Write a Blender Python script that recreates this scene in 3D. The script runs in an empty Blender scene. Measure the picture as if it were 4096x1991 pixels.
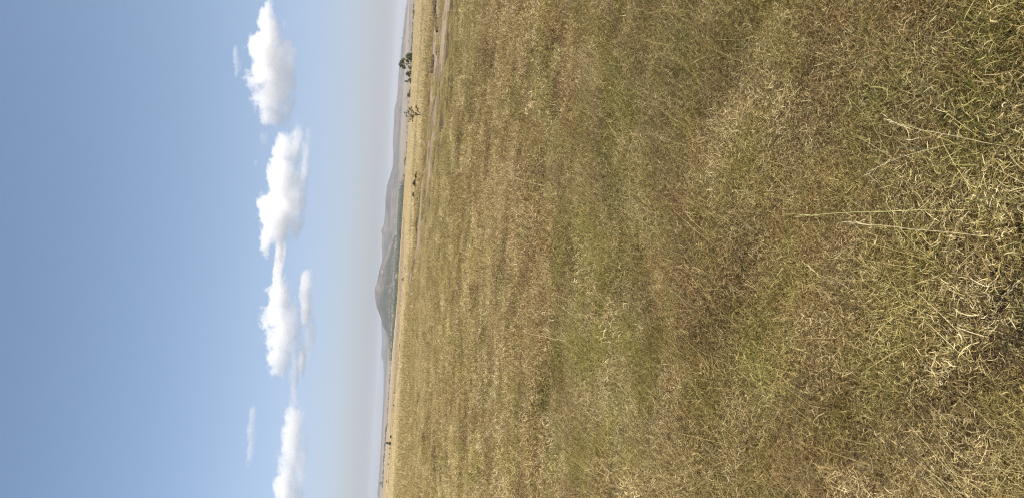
import bpy, bmesh, math, random
import numpy as np
from mathutils import Vector, Matrix
random.seed(7); rng = np.random.default_rng(7)
S = bpy.context.scene
COL = S.collection

# ------------------------------------------------------------------ camera
# The photograph was taken with the phone turned on its side: world "up" runs to the LEFT edge of the frame.
FPX, CX, CY = 3153.0, 2048.0, 995.5
EYE = 1.6
PITCH = math.atan(480.0 / FPX); TILT = math.atan(0.058)
F = Vector((0, math.cos(PITCH), -math.sin(PITCH)))
Hh = Vector((1, 0, 0)); Vv = Vector((0, math.sin(PITCH), math.cos(PITCH)))
RT = math.cos(TILT) * Hh + math.sin(TILT) * Vv
UP = -math.sin(TILT) * Hh + math.cos(TILT) * Vv
cam = bpy.data.cameras.new("camera"); camo = bpy.data.objects.new("camera", cam); COL.objects.link(camo)
X, Y, Z = -UP, RT, -F
camo.matrix_world = Matrix(((X.x, Y.x, Z.x, 0), (X.y, Y.y, Z.y, 0), (X.z, Y.z, Z.z, EYE), (0, 0, 0, 1)))
cam.sensor_width = 36; cam.lens = 36 * FPX / 4096.0
cam.clip_start = 0.05; cam.clip_end = 60000
S.camera = camo

# ------------------------------------------------------------------ light
SUN_EL, SUN_AZ = 50.0, 120.0          # azimuth clockwise from the viewing direction: the sun stands to the right, a little behind
se, sa = math.radians(SUN_EL), math.radians(SUN_AZ)
sun_dir = Vector((math.sin(sa) * math.cos(se), math.cos(sa) * math.cos(se), math.sin(se)))
L = bpy.data.lights.new("sun", 'SUN'); L.energy = 5.0; L.angle = math.radians(0.55); L.color = (1.0, 0.95, 0.87)
lo = bpy.data.objects.new("sun", L); COL.objects.link(lo)
lo.rotation_euler = (-sun_dir).to_track_quat('-Z', 'Y').to_euler()
W = bpy.data.worlds.new("World"); S.world = W; W.use_nodes = True
nt = W.node_tree; nt.nodes.clear()
wo = nt.nodes.new("ShaderNodeOutputWorld"); bg = nt.nodes.new("ShaderNodeBackground")
sk = nt.nodes.new("ShaderNodeTexSky"); sk.sky_type = 'NISHITA'; sk.sun_disc = False
sk.sun_elevation = se; sk.sun_rotation = sa; sk.air_density = 1.08; sk.dust_density = 6.0; sk.ozone_density = 3.4; sk.altitude = 1500
bg.inputs['Strength'].default_value = 0.104 / 0.53
tint = nt.nodes.new('ShaderNodeMix'); tint.data_type = 'RGBA'; tint.blend_type = 'MULTIPLY'; tint.inputs[0].default_value = 1; 
tc = nt.nodes.new('ShaderNodeTexCoord'); sx = nt.nodes.new('ShaderNodeSeparateXYZ'); nt.links.new(tc.outputs['Generated'], sx.inputs[0])
gr = nt.nodes.new('ShaderNodeValToRGB'); nt.links.new(sx.outputs[2], gr.inputs[0]); ge = gr.color_ramp.elements      # less yellow dust low down, paler higher up
ge[0].position = 0.0; ge[0].color = (.535, .525, .590, 1); ge[1].position = .30; ge[1].color = (.60, .565, .515, 1)
em = ge.new(.16); em.color = (.60, .540, .525, 1); e2 = ge.new(.075); e2.color = (.555, .515, .565, 1)
nt.links.new(gr.outputs[0], tint.inputs[7])
nt.links.new(sk.outputs[0], tint.inputs[6]); nt.links.new(tint.outputs[2], bg.inputs[0]); nt.links.new(bg.outputs[0], wo.inputs[0])
S.view_settings.view_transform = 'Standard'; S.view_settings.look = 'None'
S.view_settings.exposure = 0.6; S.view_settings.gamma = 1.0
cy = S.cycles
cy.max_bounces = 12; cy.diffuse_bounces = 3; cy.glossy_bounces = 2; cy.transmission_bounces = 3
cy.volume_bounces = 12; cy.transparent_max_bounces = 8; cy.volume_max_steps = 256
cy.use_denoising = True; cy.denoising_prefilter = 'NONE'; cy.pixel_filter_type = 'BLACKMAN_HARRIS'; cy.filter_width = 1.15; cy.sample_clamp_indirect = 6.0

# ------------------------------------------------------------------ measuring helpers
def ray(px, py):
    """direction through pixel (px, py) of the 4096x1991 photograph"""
    d = F + RT * ((CY - py) / FPX) + UP * ((CX - px) / FPX)
    return d.normalized()
def az_el(px, py):
    d = ray(px, py)
    return math.atan2(d.x, d.y), math.asin(d.z)
def img_y(az):
    """photograph row of the horizon at azimuth az (array)"""
    dx, dy = np.sin(az), np.cos(az)
    r = dx * RT.x + dy * RT.y; f = np.maximum(dx * F.x + dy * F.y, 0.15)
    return CY - FPX * r / f

def _hash(ix, iy, s):
    n = (ix.astype(np.int64) * 374761393 + iy.astype(np.int64) * 668265263 + s * 1274126177) & 0xffffffff
    n = ((n ^ (n >> 13)) * 1274126177) & 0xffffffff
    n = n ^ (n >> 16)
    return (n & 0xffff) / 65535.0
def vnoise(x, y, s=0):
    ix, iy = np.floor(x), np.floor(y); fx, fy = x - ix, y - iy
    fx = fx * fx * (3 - 2 * fx); fy = fy * fy * (3 - 2 * fy)
    a = _hash(ix, iy, s); b = _hash(ix + 1, iy, s); c = _hash(ix, iy + 1, s); d = _hash(ix + 1, iy + 1, s)
    return (a * (1 - fx) + b * fx) * (1 - fy) + (c * (1 - fx) + d * fx) * fy
def fbm(x, y, scale, octaves=3, s=0):
    x, y = np.asarray(x, float) / scale, np.asarray(y, float) / scale
    v, a, t = 0, 1.0, 0
    for k in range(octaves):
        v = v + a * vnoise(x * 2 ** k + 17.3 * k, y * 2 ** k - 9.1 * k, s + k); t += a; a *= 0.5
    return v / t
def sstep(a, b, x):
    t = np.clip((x - a) / (b - a), 0, 1); return t * t * (3 - 2 * t)

# ------------------------------------------------------------------ the land: one height function
TN = np.array([(-70, 160), (-20, 120), (-6, 72), (-2.4, 61), (0, 46), (2.8, 41), (5, 36), (8.25, 33), (10.6, 29.5), (16, 23), (30, 8), (45, -10)], float)
TF = np.array([(-70, 166), (-20, 125), (-6, 77), (-2.4, 70), (0, 57), (3.3, 55), (6, 50), (11.3, 52), (14.5, 46), (20, 42), (35, 27), (50, 5)], float)
def track_pos(x, y):
    """0 at the near edge of the dirt track, 1 at its far edge"""
    n = np.interp(x, TN[:, 0], TN[:, 1]); f = np.interp(x, TF[:, 0], TF[:, 1])
    w = (fbm(x, y, 2.5, 3, 5) - 0.5) * 5
    return (y + w - n) / np.maximum(f - n, 2)
CREST = np.array([(-900, 140), (0, 140), (250, 125), (500, 115), (800, 140), (1000, 150), (1200, 150), (1400, 210), (1700, 235), (1991, 300), (2600, 320)], float)
SKY = {
 'near_right': (5200, 1300, 1500, [(-800, 1655), (-300, 1640), (0, 1629), (36, 1624), (72, 1619), (105, 1615), (144, 1611), (173, 1607), (204, 1603), (240, 1601), (283, 1595), (328, 1593), (364, 1591), (400, 1587), (424, 1581), (443, 1578), (496, 1576), (532, 1573), (580, 1571), (608, 1574), (644, 1577), (700, 1585), (760, 1597)]),
 'long_slope': (5200, 1800, 1500, [(500, 1600), (560, 1580), (608, 1574), (644, 1573.5), (668, 1571), (697, 1563), (723, 1554), (752, 1548), (776, 1545), (800, 1541.5), (850, 1541), (883, 1537.5), (905, 1534), (915, 1528), (924, 1524), (938, 1529), (960, 1528), (989, 1527), (1020, 1529), (1044, 1529), (1100, 1535), (1160, 1560)]),
 'main_hill': (4000, 1900, 900, [(940, 1575), (1000, 1545), (1044, 1529), (1068, 1522), (1085, 1518), (1111, 1513.5), (1133, 1509), (1146, 1503), (1168, 1500), (1197, 1503), (1223, 1507.5), (1245, 1515), (1264, 1522), (1276, 1526), (1302, 1531.5), (1314, 1539), (1331, 1546), (1350, 1550), (1400, 1553), (1450, 1556)]),
 'far_plain': (8500, 3500, 2500, [(-900, 1680), (900, 1590), (1000, 1560), (1200, 1530), (1288, 1525.5), (1324, 1526), (1348, 1528), (1384, 1527), (1408, 1524), (1426, 1525.5), (1436, 1529), (1448, 1533), (1484, 1534), (1568, 1534), (1616, 1531.5), (1652, 1530), (1702, 1527), (1750, 1524), (1810, 1522), (1858, 1519.5), (1894, 1517), (1930, 1513.5), (1966, 1510), (1991, 1509), (2600, 1470)]),
}
RIDGE = []
for k, (D, wf, wb, pts) in SKY.items():
    ae = sorted(az_el(px, py) for py, px in pts)
    RIDGE.append((D, wf, wb, np.array([a for a, e in ae]), np.array([e for a, e in ae])))
BASE = -16.0
def height(x, y):
    x = np.asarray(x, float); y = np.asarray(y, float)
    d = np.hypot(x, y); az = np.arctan2(x, y); iy = img_y(az)
    dc = np.interp(iy, CREST[:, 0], CREST[:, 1])
    t = np.maximum(d - dc, 0)
    z = BASE * (1 - np.exp(-(t / 700) ** 1.4))
    z = z + (fbm(x, y, 14, 2, 21) - 0.5) * 0.09 * sstep(3, 14, d) * (1 - 0.6 * sstep(90, 130, d))
    z = z + (fbm(x, y, 0.55, 2, 31) - 0.5) * (0.10 * (1 - sstep(25, 45, d)) + 0.08 * (1 - sstep(7, 12, d)))
    z = z - 0.16 * sstep(70, 115, d)
    # the worn track: a shallow bed with a small broken bank towards the viewer side of its middle
    tp = track_pos(x, y)
    bed = sstep(-0.15, 0.05, tp) * (1 - sstep(0.9, 1.15, tp))
    brk = sstep(0.30, 0.62, fbm(x, y, 2.6, 2, 41))
    z = z - bed * (0.10 + 0.16 * (1 - sstep(0.36, 0.42, tp)) * brk) + bed * (fbm(x, y, 0.8, 2, 43) - 0.5) * 0.06
    near = z
    hz = np.full_like(z, -1e9)
    for D, wf, wb, aa, ee in RIDGE:
        e = np.interp(az, aa, ee)
        h = EYE + D * np.tan(e) - BASE
        if D == 4000: h = np.where((az < aa[0]) | (az > aa[-1]), 0, h)
        h = np.maximum(h, 0)
        s = np.where(d < D, np.clip((d - D + wf) / wf, 0, 1), np.clip((D + wb - d) / wb, 0, 1))
        p = s * s * (3 - 2 * s)
        hz = np.maximum(hz, BASE + h * p)
    hz = hz + (fbm(x, y, 160, 4, 51) - 0.5) * 3.5 * sstep(2000, 3500, d)
    return np.where(d > 1100, np.maximum(near, hz), near)
def H(x, y): return float(height(np.array([x]), np.array([y]))[0])
def hit(px, py, dmin=0.5, dmax=12000):
    """the point of the land seen at a pixel of the photograph"""
    r = ray(px, py); q = math.hypot(r.x, r.y)
    t = np.exp(np.linspace(math.log(dmin), math.log(dmax), 9000))
    xs, ys, zs = r.x / q * t, r.y / q * t, EYE + r.z / q * t
    k = np.argmax(zs < height(xs, ys))
    if k == 0: k = len(t) - 1 if zs[0] >= H(xs[0], ys[0]) else 0
    return Vector((xs[k], ys[k], H(xs[k], ys[k]))), float(t[k])

# ------------------------------------------------------------------ materials
def mat(name):
    m = bpy.data.materials.new(name); m.use_nodes = True; m.node_tree.nodes.clear(); return m, m.node_tree
class NT:
    def __init__(s, t): s.t = t
    def n(s, typ, ins=None, **kw):
        o = s.t.nodes.new(typ)
        for k, v in kw.items(): setattr(o, k, v)
        for k, v in (ins or {}).items(): s.set(o, k, v)
        return o
    def set(s, o, k, v):
        i = o.inputs[k]
        if isinstance(v, bpy.types.NodeSocket): s.t.links.new(v, i)
        else: i.default_value = v
    def math(s, op, a, b=0.0, c=0.0, clamp=False):
        o = s.n("ShaderNodeMath", {0: a, 1: b, 2: c}, operation=op); o.use_clamp = clamp; return o.outputs[0]
    def vmath(s, op, a, b=(0, 0, 0)):
        o = s.n("ShaderNodeVectorMath", {0: a, 1: b}, operation=op); return o.outputs['Value'] if op in ('LENGTH', 'DOT_PRODUCT') else o.outputs[0]
    def noise(s, vec, scale, detail=4, rough=0.55):
        return s.n("ShaderNodeTexNoise", {'Vector': vec, 'Scale': scale, 'Detail': detail, 'Roughness': rough}).outputs['Fac']
    def ramp(s, fac, stops, interp='LINEAR'):
        o = s.n("ShaderNodeValToRGB", {0: fac}); e = o.color_ramp.elements; o.color_ramp.interpolation = interp
        while len(e) < len(stops): e.new(0.5)
        for k, (p, c) in enumerate(stops): e[k].position = p; e[k].color = (*c, 1) if len(c) == 3 else c
        return o.outputs[0]
    def mix(s, fac, a, b, mode='MIX'):
        o = s.n("ShaderNodeMix", data_type='RGBA', blend_type=mode)
        s.set(o, 0, fac); s.set(o, 6, a if isinstance(a, bpy.types.NodeSocket) else (*a, 1)); s.set(o, 7, b if isinstance(b, bpy.types.NodeSocket) else (*b, 1))
        return o.outputs[2]
    def rng(s, v, a, b, c=0.0, d=1.0):
        return s.n("ShaderNodeMapRange", {'Value': v, 'From Min': a, 'From Max': b, 'To Min': c, 'To Max': d}, interpolation_type='SMOOTHSTEP').outputs[0]
    def attr(s, name, typ='GEOMETRY'):
        return s.n("ShaderNodeAttribute", attribute_name=name, attribute_type=typ).outputs['Fac']
def simple(name, c, var=0.25, scale=4.0, rough=0.9, bump=0.0, c2=None, trans=0.0):
    m, t = mat(name); N = NT(t)
    p = N.n("ShaderNodeTexCoord").outputs['Object']
    f = N.noise(p, scale, 5, 0.6)
    a = tuple(v * (1 - var) for v in c); b = c2 or tuple(min(1, v * (1 + var)) for v in c)
    colr = N.ramp(f, [(0.3, a), (0.7, b)])
    bs = N.n("ShaderNodeBsdfPrincipled", {'Base Color': colr, 'Roughness': rough, 'Specular IOR Level': 0.2})
    if bump: t.links.new(N.n("ShaderNodeBump", {'Height': f, 'Strength': bump, 'Distance': 0.02}).outputs[0], bs.inputs['Normal'])
    sh = bs.outputs[0]
    if trans:
        tr = N.n("ShaderNodeBsdfTranslucent", {'Color': colr}).outputs[0]
        sh = N.n("ShaderNodeMixShader", {0: trans, 1: sh, 2: tr}).outputs[0]
    N.n("ShaderNodeOutputMaterial", {'Surface': sh}); return m

# grass blades: the colour of each blade comes from its own random number, the patch it grows in and the instance it belongs to
def grass_material():
    m, t = mat("grass_blades"); N = NT(t)
    r = N.math('ADD', N.attr('rnd'), N.math('MULTIPLY', N.attr('tone', 'INSTANCER'), .55), clamp=True); g = N.attr('grn'); pale = N.attr('pale', 'INSTANCER'); grn = N.attr('green', 'INSTANCER'); brn = N.attr('brown', 'INSTANCER')
    pos = N.n("ShaderNodeNewGeometry").outputs['Position']
    n1 = N.noise(pos, 2.2, 3); n2 = N.noise(pos, 9.0, 2)
    dry = N.ramp(r, [(0.0, (0.060, 0.036, 0.016)), (0.25, (0.20, 0.140, 0.062)), (0.5, (0.42, 0.325, 0.155)), (0.8, (0.68, 0.57, 0.33)), (1.0, (0.90, 0.82, 0.60))])
    redd = N.ramp(r, [(0.0, (0.09, 0.042, 0.020)), (0.6, (0.37, 0.24, 0.115)), (1.0, (0.70, 0.54, 0.34))])
    gre = N.ramp(r, [(0.0, (0.040, 0.058, 0.016)), (0.5, (0.190, 0.208, 0.048)), (1.0, (0.50, 0.50, 0.17))])
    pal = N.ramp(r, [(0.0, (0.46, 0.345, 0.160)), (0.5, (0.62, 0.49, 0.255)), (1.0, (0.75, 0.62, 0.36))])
    olive = N.ramp(r, [(0.0, (0.11, 0.082, 0.026)), (0.5, (0.34, 0.275, 0.100)), (1.0, (0.62, 0.53, 0.25))])
    c = N.mix(N.rng(n1, 0.42, 0.62), dry, olive)
    c = N.mix(N.math('MULTIPLY', brn, N.rng(n2, 0.35, 0.65), clamp=True), c, redd)
    gg = N.math('ADD', N.math('MULTIPLY', g, 0.55), N.math('MULTIPLY', grn, 0.75))
    gg = N.math('ADD', gg, N.math('MULTIPLY', N.math('SUBTRACT', n1, 0.5), 0.9))
    c = N.mix(N.math('MULTIPLY', N.rng(gg, 0.50, 1.0), .85), c, gre)
    lowf = N.noise(pos, 1.7, 4, .6)
    c = N.mix(1.0, c, N.ramp(lowf, [(.30, (.64, .59, .46)), (.52, (.84, .79, .62)), (.72, (.90, .87, .70))]), 'MULTIPLY')
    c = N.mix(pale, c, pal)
    d = N.n("ShaderNodeBsdfPrincipled", {'Base Color': c, 'Roughness': 0.55, 'Specular IOR Level': 0.35}).outputs[0]
    tr = N.n("ShaderNodeBsdfTranslucent", {'Color': c}).outputs[0]
    N.n("ShaderNodeOutputMaterial", {'Surface': N.n("ShaderNodeMixShader", {0: 0.22, 1: d, 2: tr}).outputs[0]})
    return m
M_GRASS = grass_material()

def ground_material():
    m, t = mat("ground"); N = NT(t)
    pos = N.n("ShaderNodeNewGeometry").outputs['Position']
    bare = N.attr('bare'); cover = N.attr('cover'); pale = N.attr('pale'); valley = N.attr('valley')
    nf = N.noise(pos, 6.0, 6, 0.65); nm = N.noise(pos, 0.35, 4); nl = N.noise(pos, 0.02, 4)
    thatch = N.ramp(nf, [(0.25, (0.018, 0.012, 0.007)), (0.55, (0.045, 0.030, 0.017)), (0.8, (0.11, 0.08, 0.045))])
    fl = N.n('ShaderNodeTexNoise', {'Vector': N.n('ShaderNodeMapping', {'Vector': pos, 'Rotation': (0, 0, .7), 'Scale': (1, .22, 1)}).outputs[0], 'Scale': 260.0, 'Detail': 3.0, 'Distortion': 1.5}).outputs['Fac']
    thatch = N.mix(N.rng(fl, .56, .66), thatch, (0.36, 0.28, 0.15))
    field = N.mix(N.rng(nm, 0.35, 0.65), N.ramp(nf, [(0.3, (0.36, 0.27, 0.13)), (0.7, (0.50, 0.40, 0.20))]), N.ramp(nf, [(0.3, (0.46, 0.36, 0.18)), (0.7, (0.60, 0.49, 0.26))]))
    dust = N.ramp(nf, [(0.25, (0.18, 0.130, 0.088)), (0.55, (0.255, 0.195, 0.135)), (0.8, (0.34, 0.265, 0.19))])
    mp = N.n("ShaderNodeMapping", {'Vector': pos, 'Scale': (0.6, 1.6, 1.0)}).outputs[0]
    nv = N.noise(mp, 0.006, 4, 0.6)
    val = N.ramp(nv, [(0.36, (0.11, 0.10, 0.065)), (0.42, (0.19, 0.150, 0.105)), (0.52, (0.25, 0.195, 0.135)), (0.60, (0.13, 0.11, 0.072)), (0.70, (0.22, 0.175, 0.12))])
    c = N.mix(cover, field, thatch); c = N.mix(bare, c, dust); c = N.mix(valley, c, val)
    bs = N.n("ShaderNodeBsdfPrincipled", {'Base Color': c, 'Roughness': 0.95, 'Specular IOR Level': 0.1})
    t.links.new(N.n("ShaderNodeBump", {'Height': nf, 'Strength': 0.6, 'Distance': 0.04}).outputs[0], bs.inputs['Normal'])
    N.n("ShaderNodeOutputMaterial", {'Surface': bs.outputs[0]}); return m
def hills_material():
    m, t = mat("hills"); N = NT(t)
    pos = N.n("ShaderNodeNewGeometry").outputs['Position']
    wood = N.attr('wood'); plain = N.attr('plain')
    mq = N.n("ShaderNodeMapping", {'Vector': pos, 'Scale': (0.5, 1.3, 1.0)}).outputs[0]
    fld = N.ramp(N.noise(mq, 0.0045, 3, 0.5), [(0.36, (0.11, 0.10, 0.065)), (0.42, (0.19, 0.150, 0.105)), (0.52, (0.25, 0.195, 0.135)), (0.60, (0.13, 0.11, 0.072)), (0.70, (0.22, 0.175, 0.12))])
    mp = N.n("ShaderNodeMapping", {'Vector': pos, 'Scale': (1.0, 0.45, 1.0)}).outputs[0]
    n1 = N.noise(mp, 0.0045, 5, 0.6); n2 = N.noise(mp, 0.022, 6, 0.72); n3 = N.noise(mp, 0.0016, 3)
    a = N.ramp(n2, [(0.38, (0.014, 0.018, 0.014)), (0.5, (0.040, 0.042, 0.030)), (0.62, (0.090, 0.080, 0.058))])
    b = N.ramp(n2, [(0.38, (0.050, 0.042, 0.032)), (0.5, (0.110, 0.086, 0.066)), (0.62, (0.19, 0.15, 0.115))])
    f = N.rng(N.math('ADD', n1, N.math('MULTIPLY', n3, 0.6)), 0.70, 0.92)
    c = N.mix(f, a, b)
    w = N.mix(N.rng(n2, 0.42, 0.62), (0.035, 0.042, 0.032), (0.17, 0.145, 0.11))
    c = N.mix(plain, c, fld); c = N.mix(wood, c, w)
    bs = N.n("ShaderNodeBsdfPrincipled", {'Base Color': c, 'Roughness': 0.95, 'Specular IOR Level': 0.1})
    N.n("ShaderNodeOutputMaterial", {'Surface': bs.outputs[0]}); return m

# ------------------------------------------------------------------ tagging
def tag(o, label=None, cat=None, group=None, kind=None):
    if label: o['label'] = ' '.join(label.split())
    if cat: o['category'] = cat
    if group: o['group'] = group
    if kind: o['kind'] = kind
    return o
def link(name, me, m=None, parent=None):
    o = bpy.data.objects.new(name, me); COL.objects.link(o)
    if m: me.materials.append(m)
    if parent: o.parent = parent
    return o
def np_mesh(name, v, faces_flat, sizes, smooth=True):
    me = bpy.data.meshes.new(name); me.vertices.add(len(v)); me.vertices.foreach_set('co', np.asarray(v, np.float32).ravel())
    me.loops.add(len(faces_flat)); me.loops.foreach_set('vertex_index', np.asarray(faces_flat, np.int32))
    me.polygons.add(len(sizes)); st = np.concatenate(([0], np.cumsum(sizes)[:-1]))
    me.polygons.foreach_set('loop_start', st.astype(np.int32))
    me.polygons.foreach_set('use_smooth', np.full(len(sizes), smooth, bool)); me.update(calc_edges=True); return me
def fattr(me, name, vals, typ='FLOAT'):
    a = me.attributes.new(name, typ, 'POINT'); a.data.foreach_set('value' if typ in ('FLOAT', 'INT') else 'vector', np.asarray(vals, np.float32 if typ != 'INT' else np.int32).ravel())

# ------------------------------------------------------------------ terrain sheets (polar grid round the viewpoint)
AZ = np.radians(np.concatenate((np.arange(-180, -36, 3.0), np.arange(-36, 36, 0.125), np.arange(36, 180, 3.0))))
def rings():
    d, out = 0.25, []
    while d < 13000:
        out.append(d)
        d *= 1.035 if d < 1.2 else 1.014 if d < 28 else (1.0075 if d < 130 else (1.02 if d < 1100 else (1.012 if d < 7000 else 1.03)))
    return np.array(out)
RG = rings()
def fields(x, y):
    d = np.hypot(x, y); tp = track_pos(x, y); az = np.arctan2(x, y)
    bed = sstep(-0.30, 0.02, tp) * (1 - sstep(0.70, 1.05, tp)) * (1 - 0.75 * sstep(60, 110, y) * (x < -4))
    patch = sstep(0.38, 0.60, fbm(x, y, 3.0, 3, 61))
    bare = np.clip(bed * (0.36 + 0.72 * patch + .5 * (fbm(x, y, .9, 2, 63) - .5)), 0, 1)
    yb = np.interp(x, [-60, -24, -6.5, 3, 9], [176, 126, 100, 118, 170])
    dc = np.interp(img_y(az), CREST[:, 0], CREST[:, 1])
    strip = sstep(-4, 8, y - yb) * (1 - sstep(dc * 0.97, dc * 1.02, d)) * (x < 9) * (d < 420)
    bare = np.maximum(bare, strip * 0.8)
    bare = np.where(d > 600, 0, bare)
    beyond = sstep(0.9, 1.3, tp)
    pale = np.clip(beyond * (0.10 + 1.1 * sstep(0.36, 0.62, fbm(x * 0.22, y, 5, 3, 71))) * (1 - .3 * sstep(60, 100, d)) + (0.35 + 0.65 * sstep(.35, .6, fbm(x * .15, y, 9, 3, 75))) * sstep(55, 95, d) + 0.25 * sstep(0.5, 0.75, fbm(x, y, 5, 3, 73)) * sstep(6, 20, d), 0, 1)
    return bare, pale, tp
def sheet(name, i0, i1, m, centre=False):
    d = RG[i0:i1]; A, D = np.meshgrid(AZ, d); x = D * np.sin(A); y = D * np.cos(A)
    z = height(x.ravel(), y.ravel()); v = np.stack((x.ravel(), y.ravel(), z), 1)
    na, nd = len(AZ), len(d)
    k = np.arange(na); k2 = (k + 1) % na
    q = []
    for r in range(nd - 1):
        q.append(np.stack((r * na + k, (r + 1) * na + k, (r + 1) * na + k2, r * na + k2), 1))
    q = np.concatenate(q)[:, ::-1]
    flat = q.ravel(); sz = np.full(len(q), 4)
    if centre:
        v = np.vstack((v, [[0, 0, H(0, 0)]])); flat = np.concatenate((flat, np.stack((k, np.full(na, len(v) - 1), k2), 1).ravel()[::1])); sz = np.concatenate((sz, np.full(na, 3)))
    me = np_mesh(name, v, flat, sz); o = link(name, me, m); tag(o, kind='structure')
    return o, v
i_split = int(np.searchsorted(RG, 1500))
ground, gv = sheet('ground', 0, i_split + 1, ground_material(), True)
b, p, _ = fields(gv[:, 0], gv[:, 1]); dd = np.hypot(gv[:, 0], gv[:, 1])
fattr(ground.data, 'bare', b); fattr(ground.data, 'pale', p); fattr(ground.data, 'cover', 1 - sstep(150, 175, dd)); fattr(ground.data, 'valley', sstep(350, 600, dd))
hills, hv = sheet('hills', i_split, len(RG), hills_material())
hd = np.hypot(hv[:, 0], hv[:, 1]); hz = hv[:, 2]; hiy = img_y(np.arctan2(hv[:, 0], hv[:, 1]))
fattr(hills.data, 'plain', (1 - sstep(-13, -4, hz)) * (1 - sstep(5200, 6500, hd)))
wood = (1 - sstep(-12, 6, hz)) * np.clip(sstep(560, 900, hiy + 260 * (fbm(hv[:, 0], hv[:, 1], 300, 3, 93) - .5)) * (1 - sstep(1330, 1450, hiy)), 0, 1) * sstep(0.38, 0.5, fbm(hv[:, 0], hv[:, 1], 220, 3, 91))
fattr(hills.data, 'wood', wood)

# ------------------------------------------------------------------ grass: tuft meshes scattered over the land as ONE object
def blades(n, R, z0, L_, w_, e_, curv, az0, azs, seed, rlo=0.0, rhi=1.0, g=0.0, seg=4, twist=0.5):
    r = np.random.default_rng(seed)
    rad = R * np.sqrt(r.random(n)); th = r.random(n) * 2 * np.pi
    p = np.stack((rad * np.cos(th), rad * np.sin(th), r.uniform(z0[0], z0[1], n)), 1)
    L = r.uniform(*L_, n); w = r.uniform(*w_, n); e = r.uniform(*e_, n); a = az0 + r.normal(0, 1, n) * azs
    cu = r.normal(curv[0], curv[1], n); tw = r.normal(0, twist, n); roll = r.uniform(0, np.pi, n)
    rows = []; taper = np.interp(np.linspace(0, 1, seg + 1), [0, 0.3, 0.7, 1], [0.75, 1, 0.75, 0.12])
    for k in range(seg + 1):
        dr = np.stack((np.cos(e) * np.sin(a), np.cos(e) * np.cos(a), np.sin(e)), 1)
        side = np.stack((np.cos(a), -np.sin(a), np.zeros(n)), 1); nor = np.cross(side, dr)
        wv = (side * np.cos(roll)[:, None] + nor * np.sin(roll)[:, None]) * (w * taper[k] * 0.5)[:, None]
        rows.append(p - wv); rows.append(p + wv)
        p = p + dr * (L / seg)[:, None]; e = e + cu; a = a + tw * 0.5
        p[:, 2] = np.maximum(p[:, 2], 0.002)
    v = np.stack(rows, 1).reshape(-1, 3); m = 2 * (seg + 1)
    base = (np.arange(n) * m)[:, None, None]; k = (np.arange(seg) * 2)[None, :, None]
    q = (base + k + np.array([0, 1, 3, 2])[None, None, :]).reshape(-1)
    rn = np.repeat(rlo + (rhi - rlo) * r.random(n) ** (1.5 if w_[1] < .0034 else 1.15), m); gr = np.repeat(np.clip(g + r.normal(0, 0.15, n), 0, 1), m)
    return v, q, np.full(n * seg, 4), rn, gr
def join(parts):
    V, Q, Sz, R_, G_ = [], [], [], [], []; off = 0
    for v, q, s, r, g in parts:
        V.append(v); Q.append(q + off); Sz.append(s); R_.append(r); G_.append(g); off += len(v)
    return np.concatenate(V), np.concatenate(Q), np.concatenate(Sz), np.concatenate(R_), np.concatenate(G_)
def tuft_object(name, parts):
    v, q, s, r, g = join(parts); me = np_mesh(name, v, q, s); fattr(me, 'rnd', r); fattr(me, 'grn', g)
    me.materials.append(M_GRASS); return bpy.data.objects.new(name, me)
RIGHT = math.pi / 2
near_tufts, mid_tufts, far_tufts = [], [], []
for k in range(12):
    s = 100 + k * 10
    near_tufts.append(tuft_object('grass_tuft', [
        blades(2900, .30, (0, .055), (.010, .034), (.0010, .0024), (-.5, .9), (-.06, .40), 0, 3.0, s, .0, 1.0, .10, twist=.9),
        blades(520, .30, (.02, .080), (.018, .050), (.0008, .0017), (-.3, .8), (-.03, .22), RIGHT + .3, 2.2, s + 5, .45, 1.0, .12, twist=.4),
        blades(58, .28, (0, .03), (.12, .30), (.0007, .0014), (.45, 1.2), (-.08, .08), RIGHT + .25, .65, s + 1, .05, .9, .34, twist=.06),
        blades(16, .26, (0, .03), (.08, .17), (.0008, .0016), (.3, 1.2), (-.10, .10), RIGHT, 1.6, s + 7, .4, 1.0, .1, twist=.12),
        blades(190, .28, (0, .04), (.025, .075), (.0012, .0026), (.1, 1.2), (-.22, .2), RIGHT, 1.8, s + 2, .1, .9, .66, twist=.3)]))
for k in range(8):
    s = 300 + k * 10
    mid_tufts.append(tuft_object('grass_tuft', [
        blades(1150, .50, (0, .11), (.035, .10), (.0035, .0085), (-.5, .9), (-.1, .5), 0, 3.0, s, .0 if k < 4 else .28, 1.0 if k < 4 else .88, .12, twist=1.0),
        blades(150 if k < 4 else 20, .46, (.03, .12), (.05, .12), (.0045, .0080), (-.3, .9), (-.05, .3), 0, 3.0, s + 3, .75, 1.0, .0, twist=.5),
        blades(70, .46, (0, .06), (.12, .28), (.0017, .0034), (.6, 1.3), (-.09, .08), RIGHT + .25, .9, s + 1, .25, 1.0, .25, twist=.1)]))
for k in range(6):
    s = 500 + k * 10
    far_tufts.append(tuft_object('grass_tuft', [
        blades(520, .85, (0, .12), (.06, .16), (.010, .024), (-.1, 1.1), (-.15, .35), 0, 3.0, s, .25, .9, .12, seg=3, twist=.8),
        blades(70, .80, (0, .05), (.16, .32), (.010, .020), (.8, 1.45), (-.1, .1), RIGHT, 1.3, s + 1, .35, 1.0, .15, seg=3, twist=.1)]))
ALLT = near_tufts + mid_tufts + far_tufts
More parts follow.
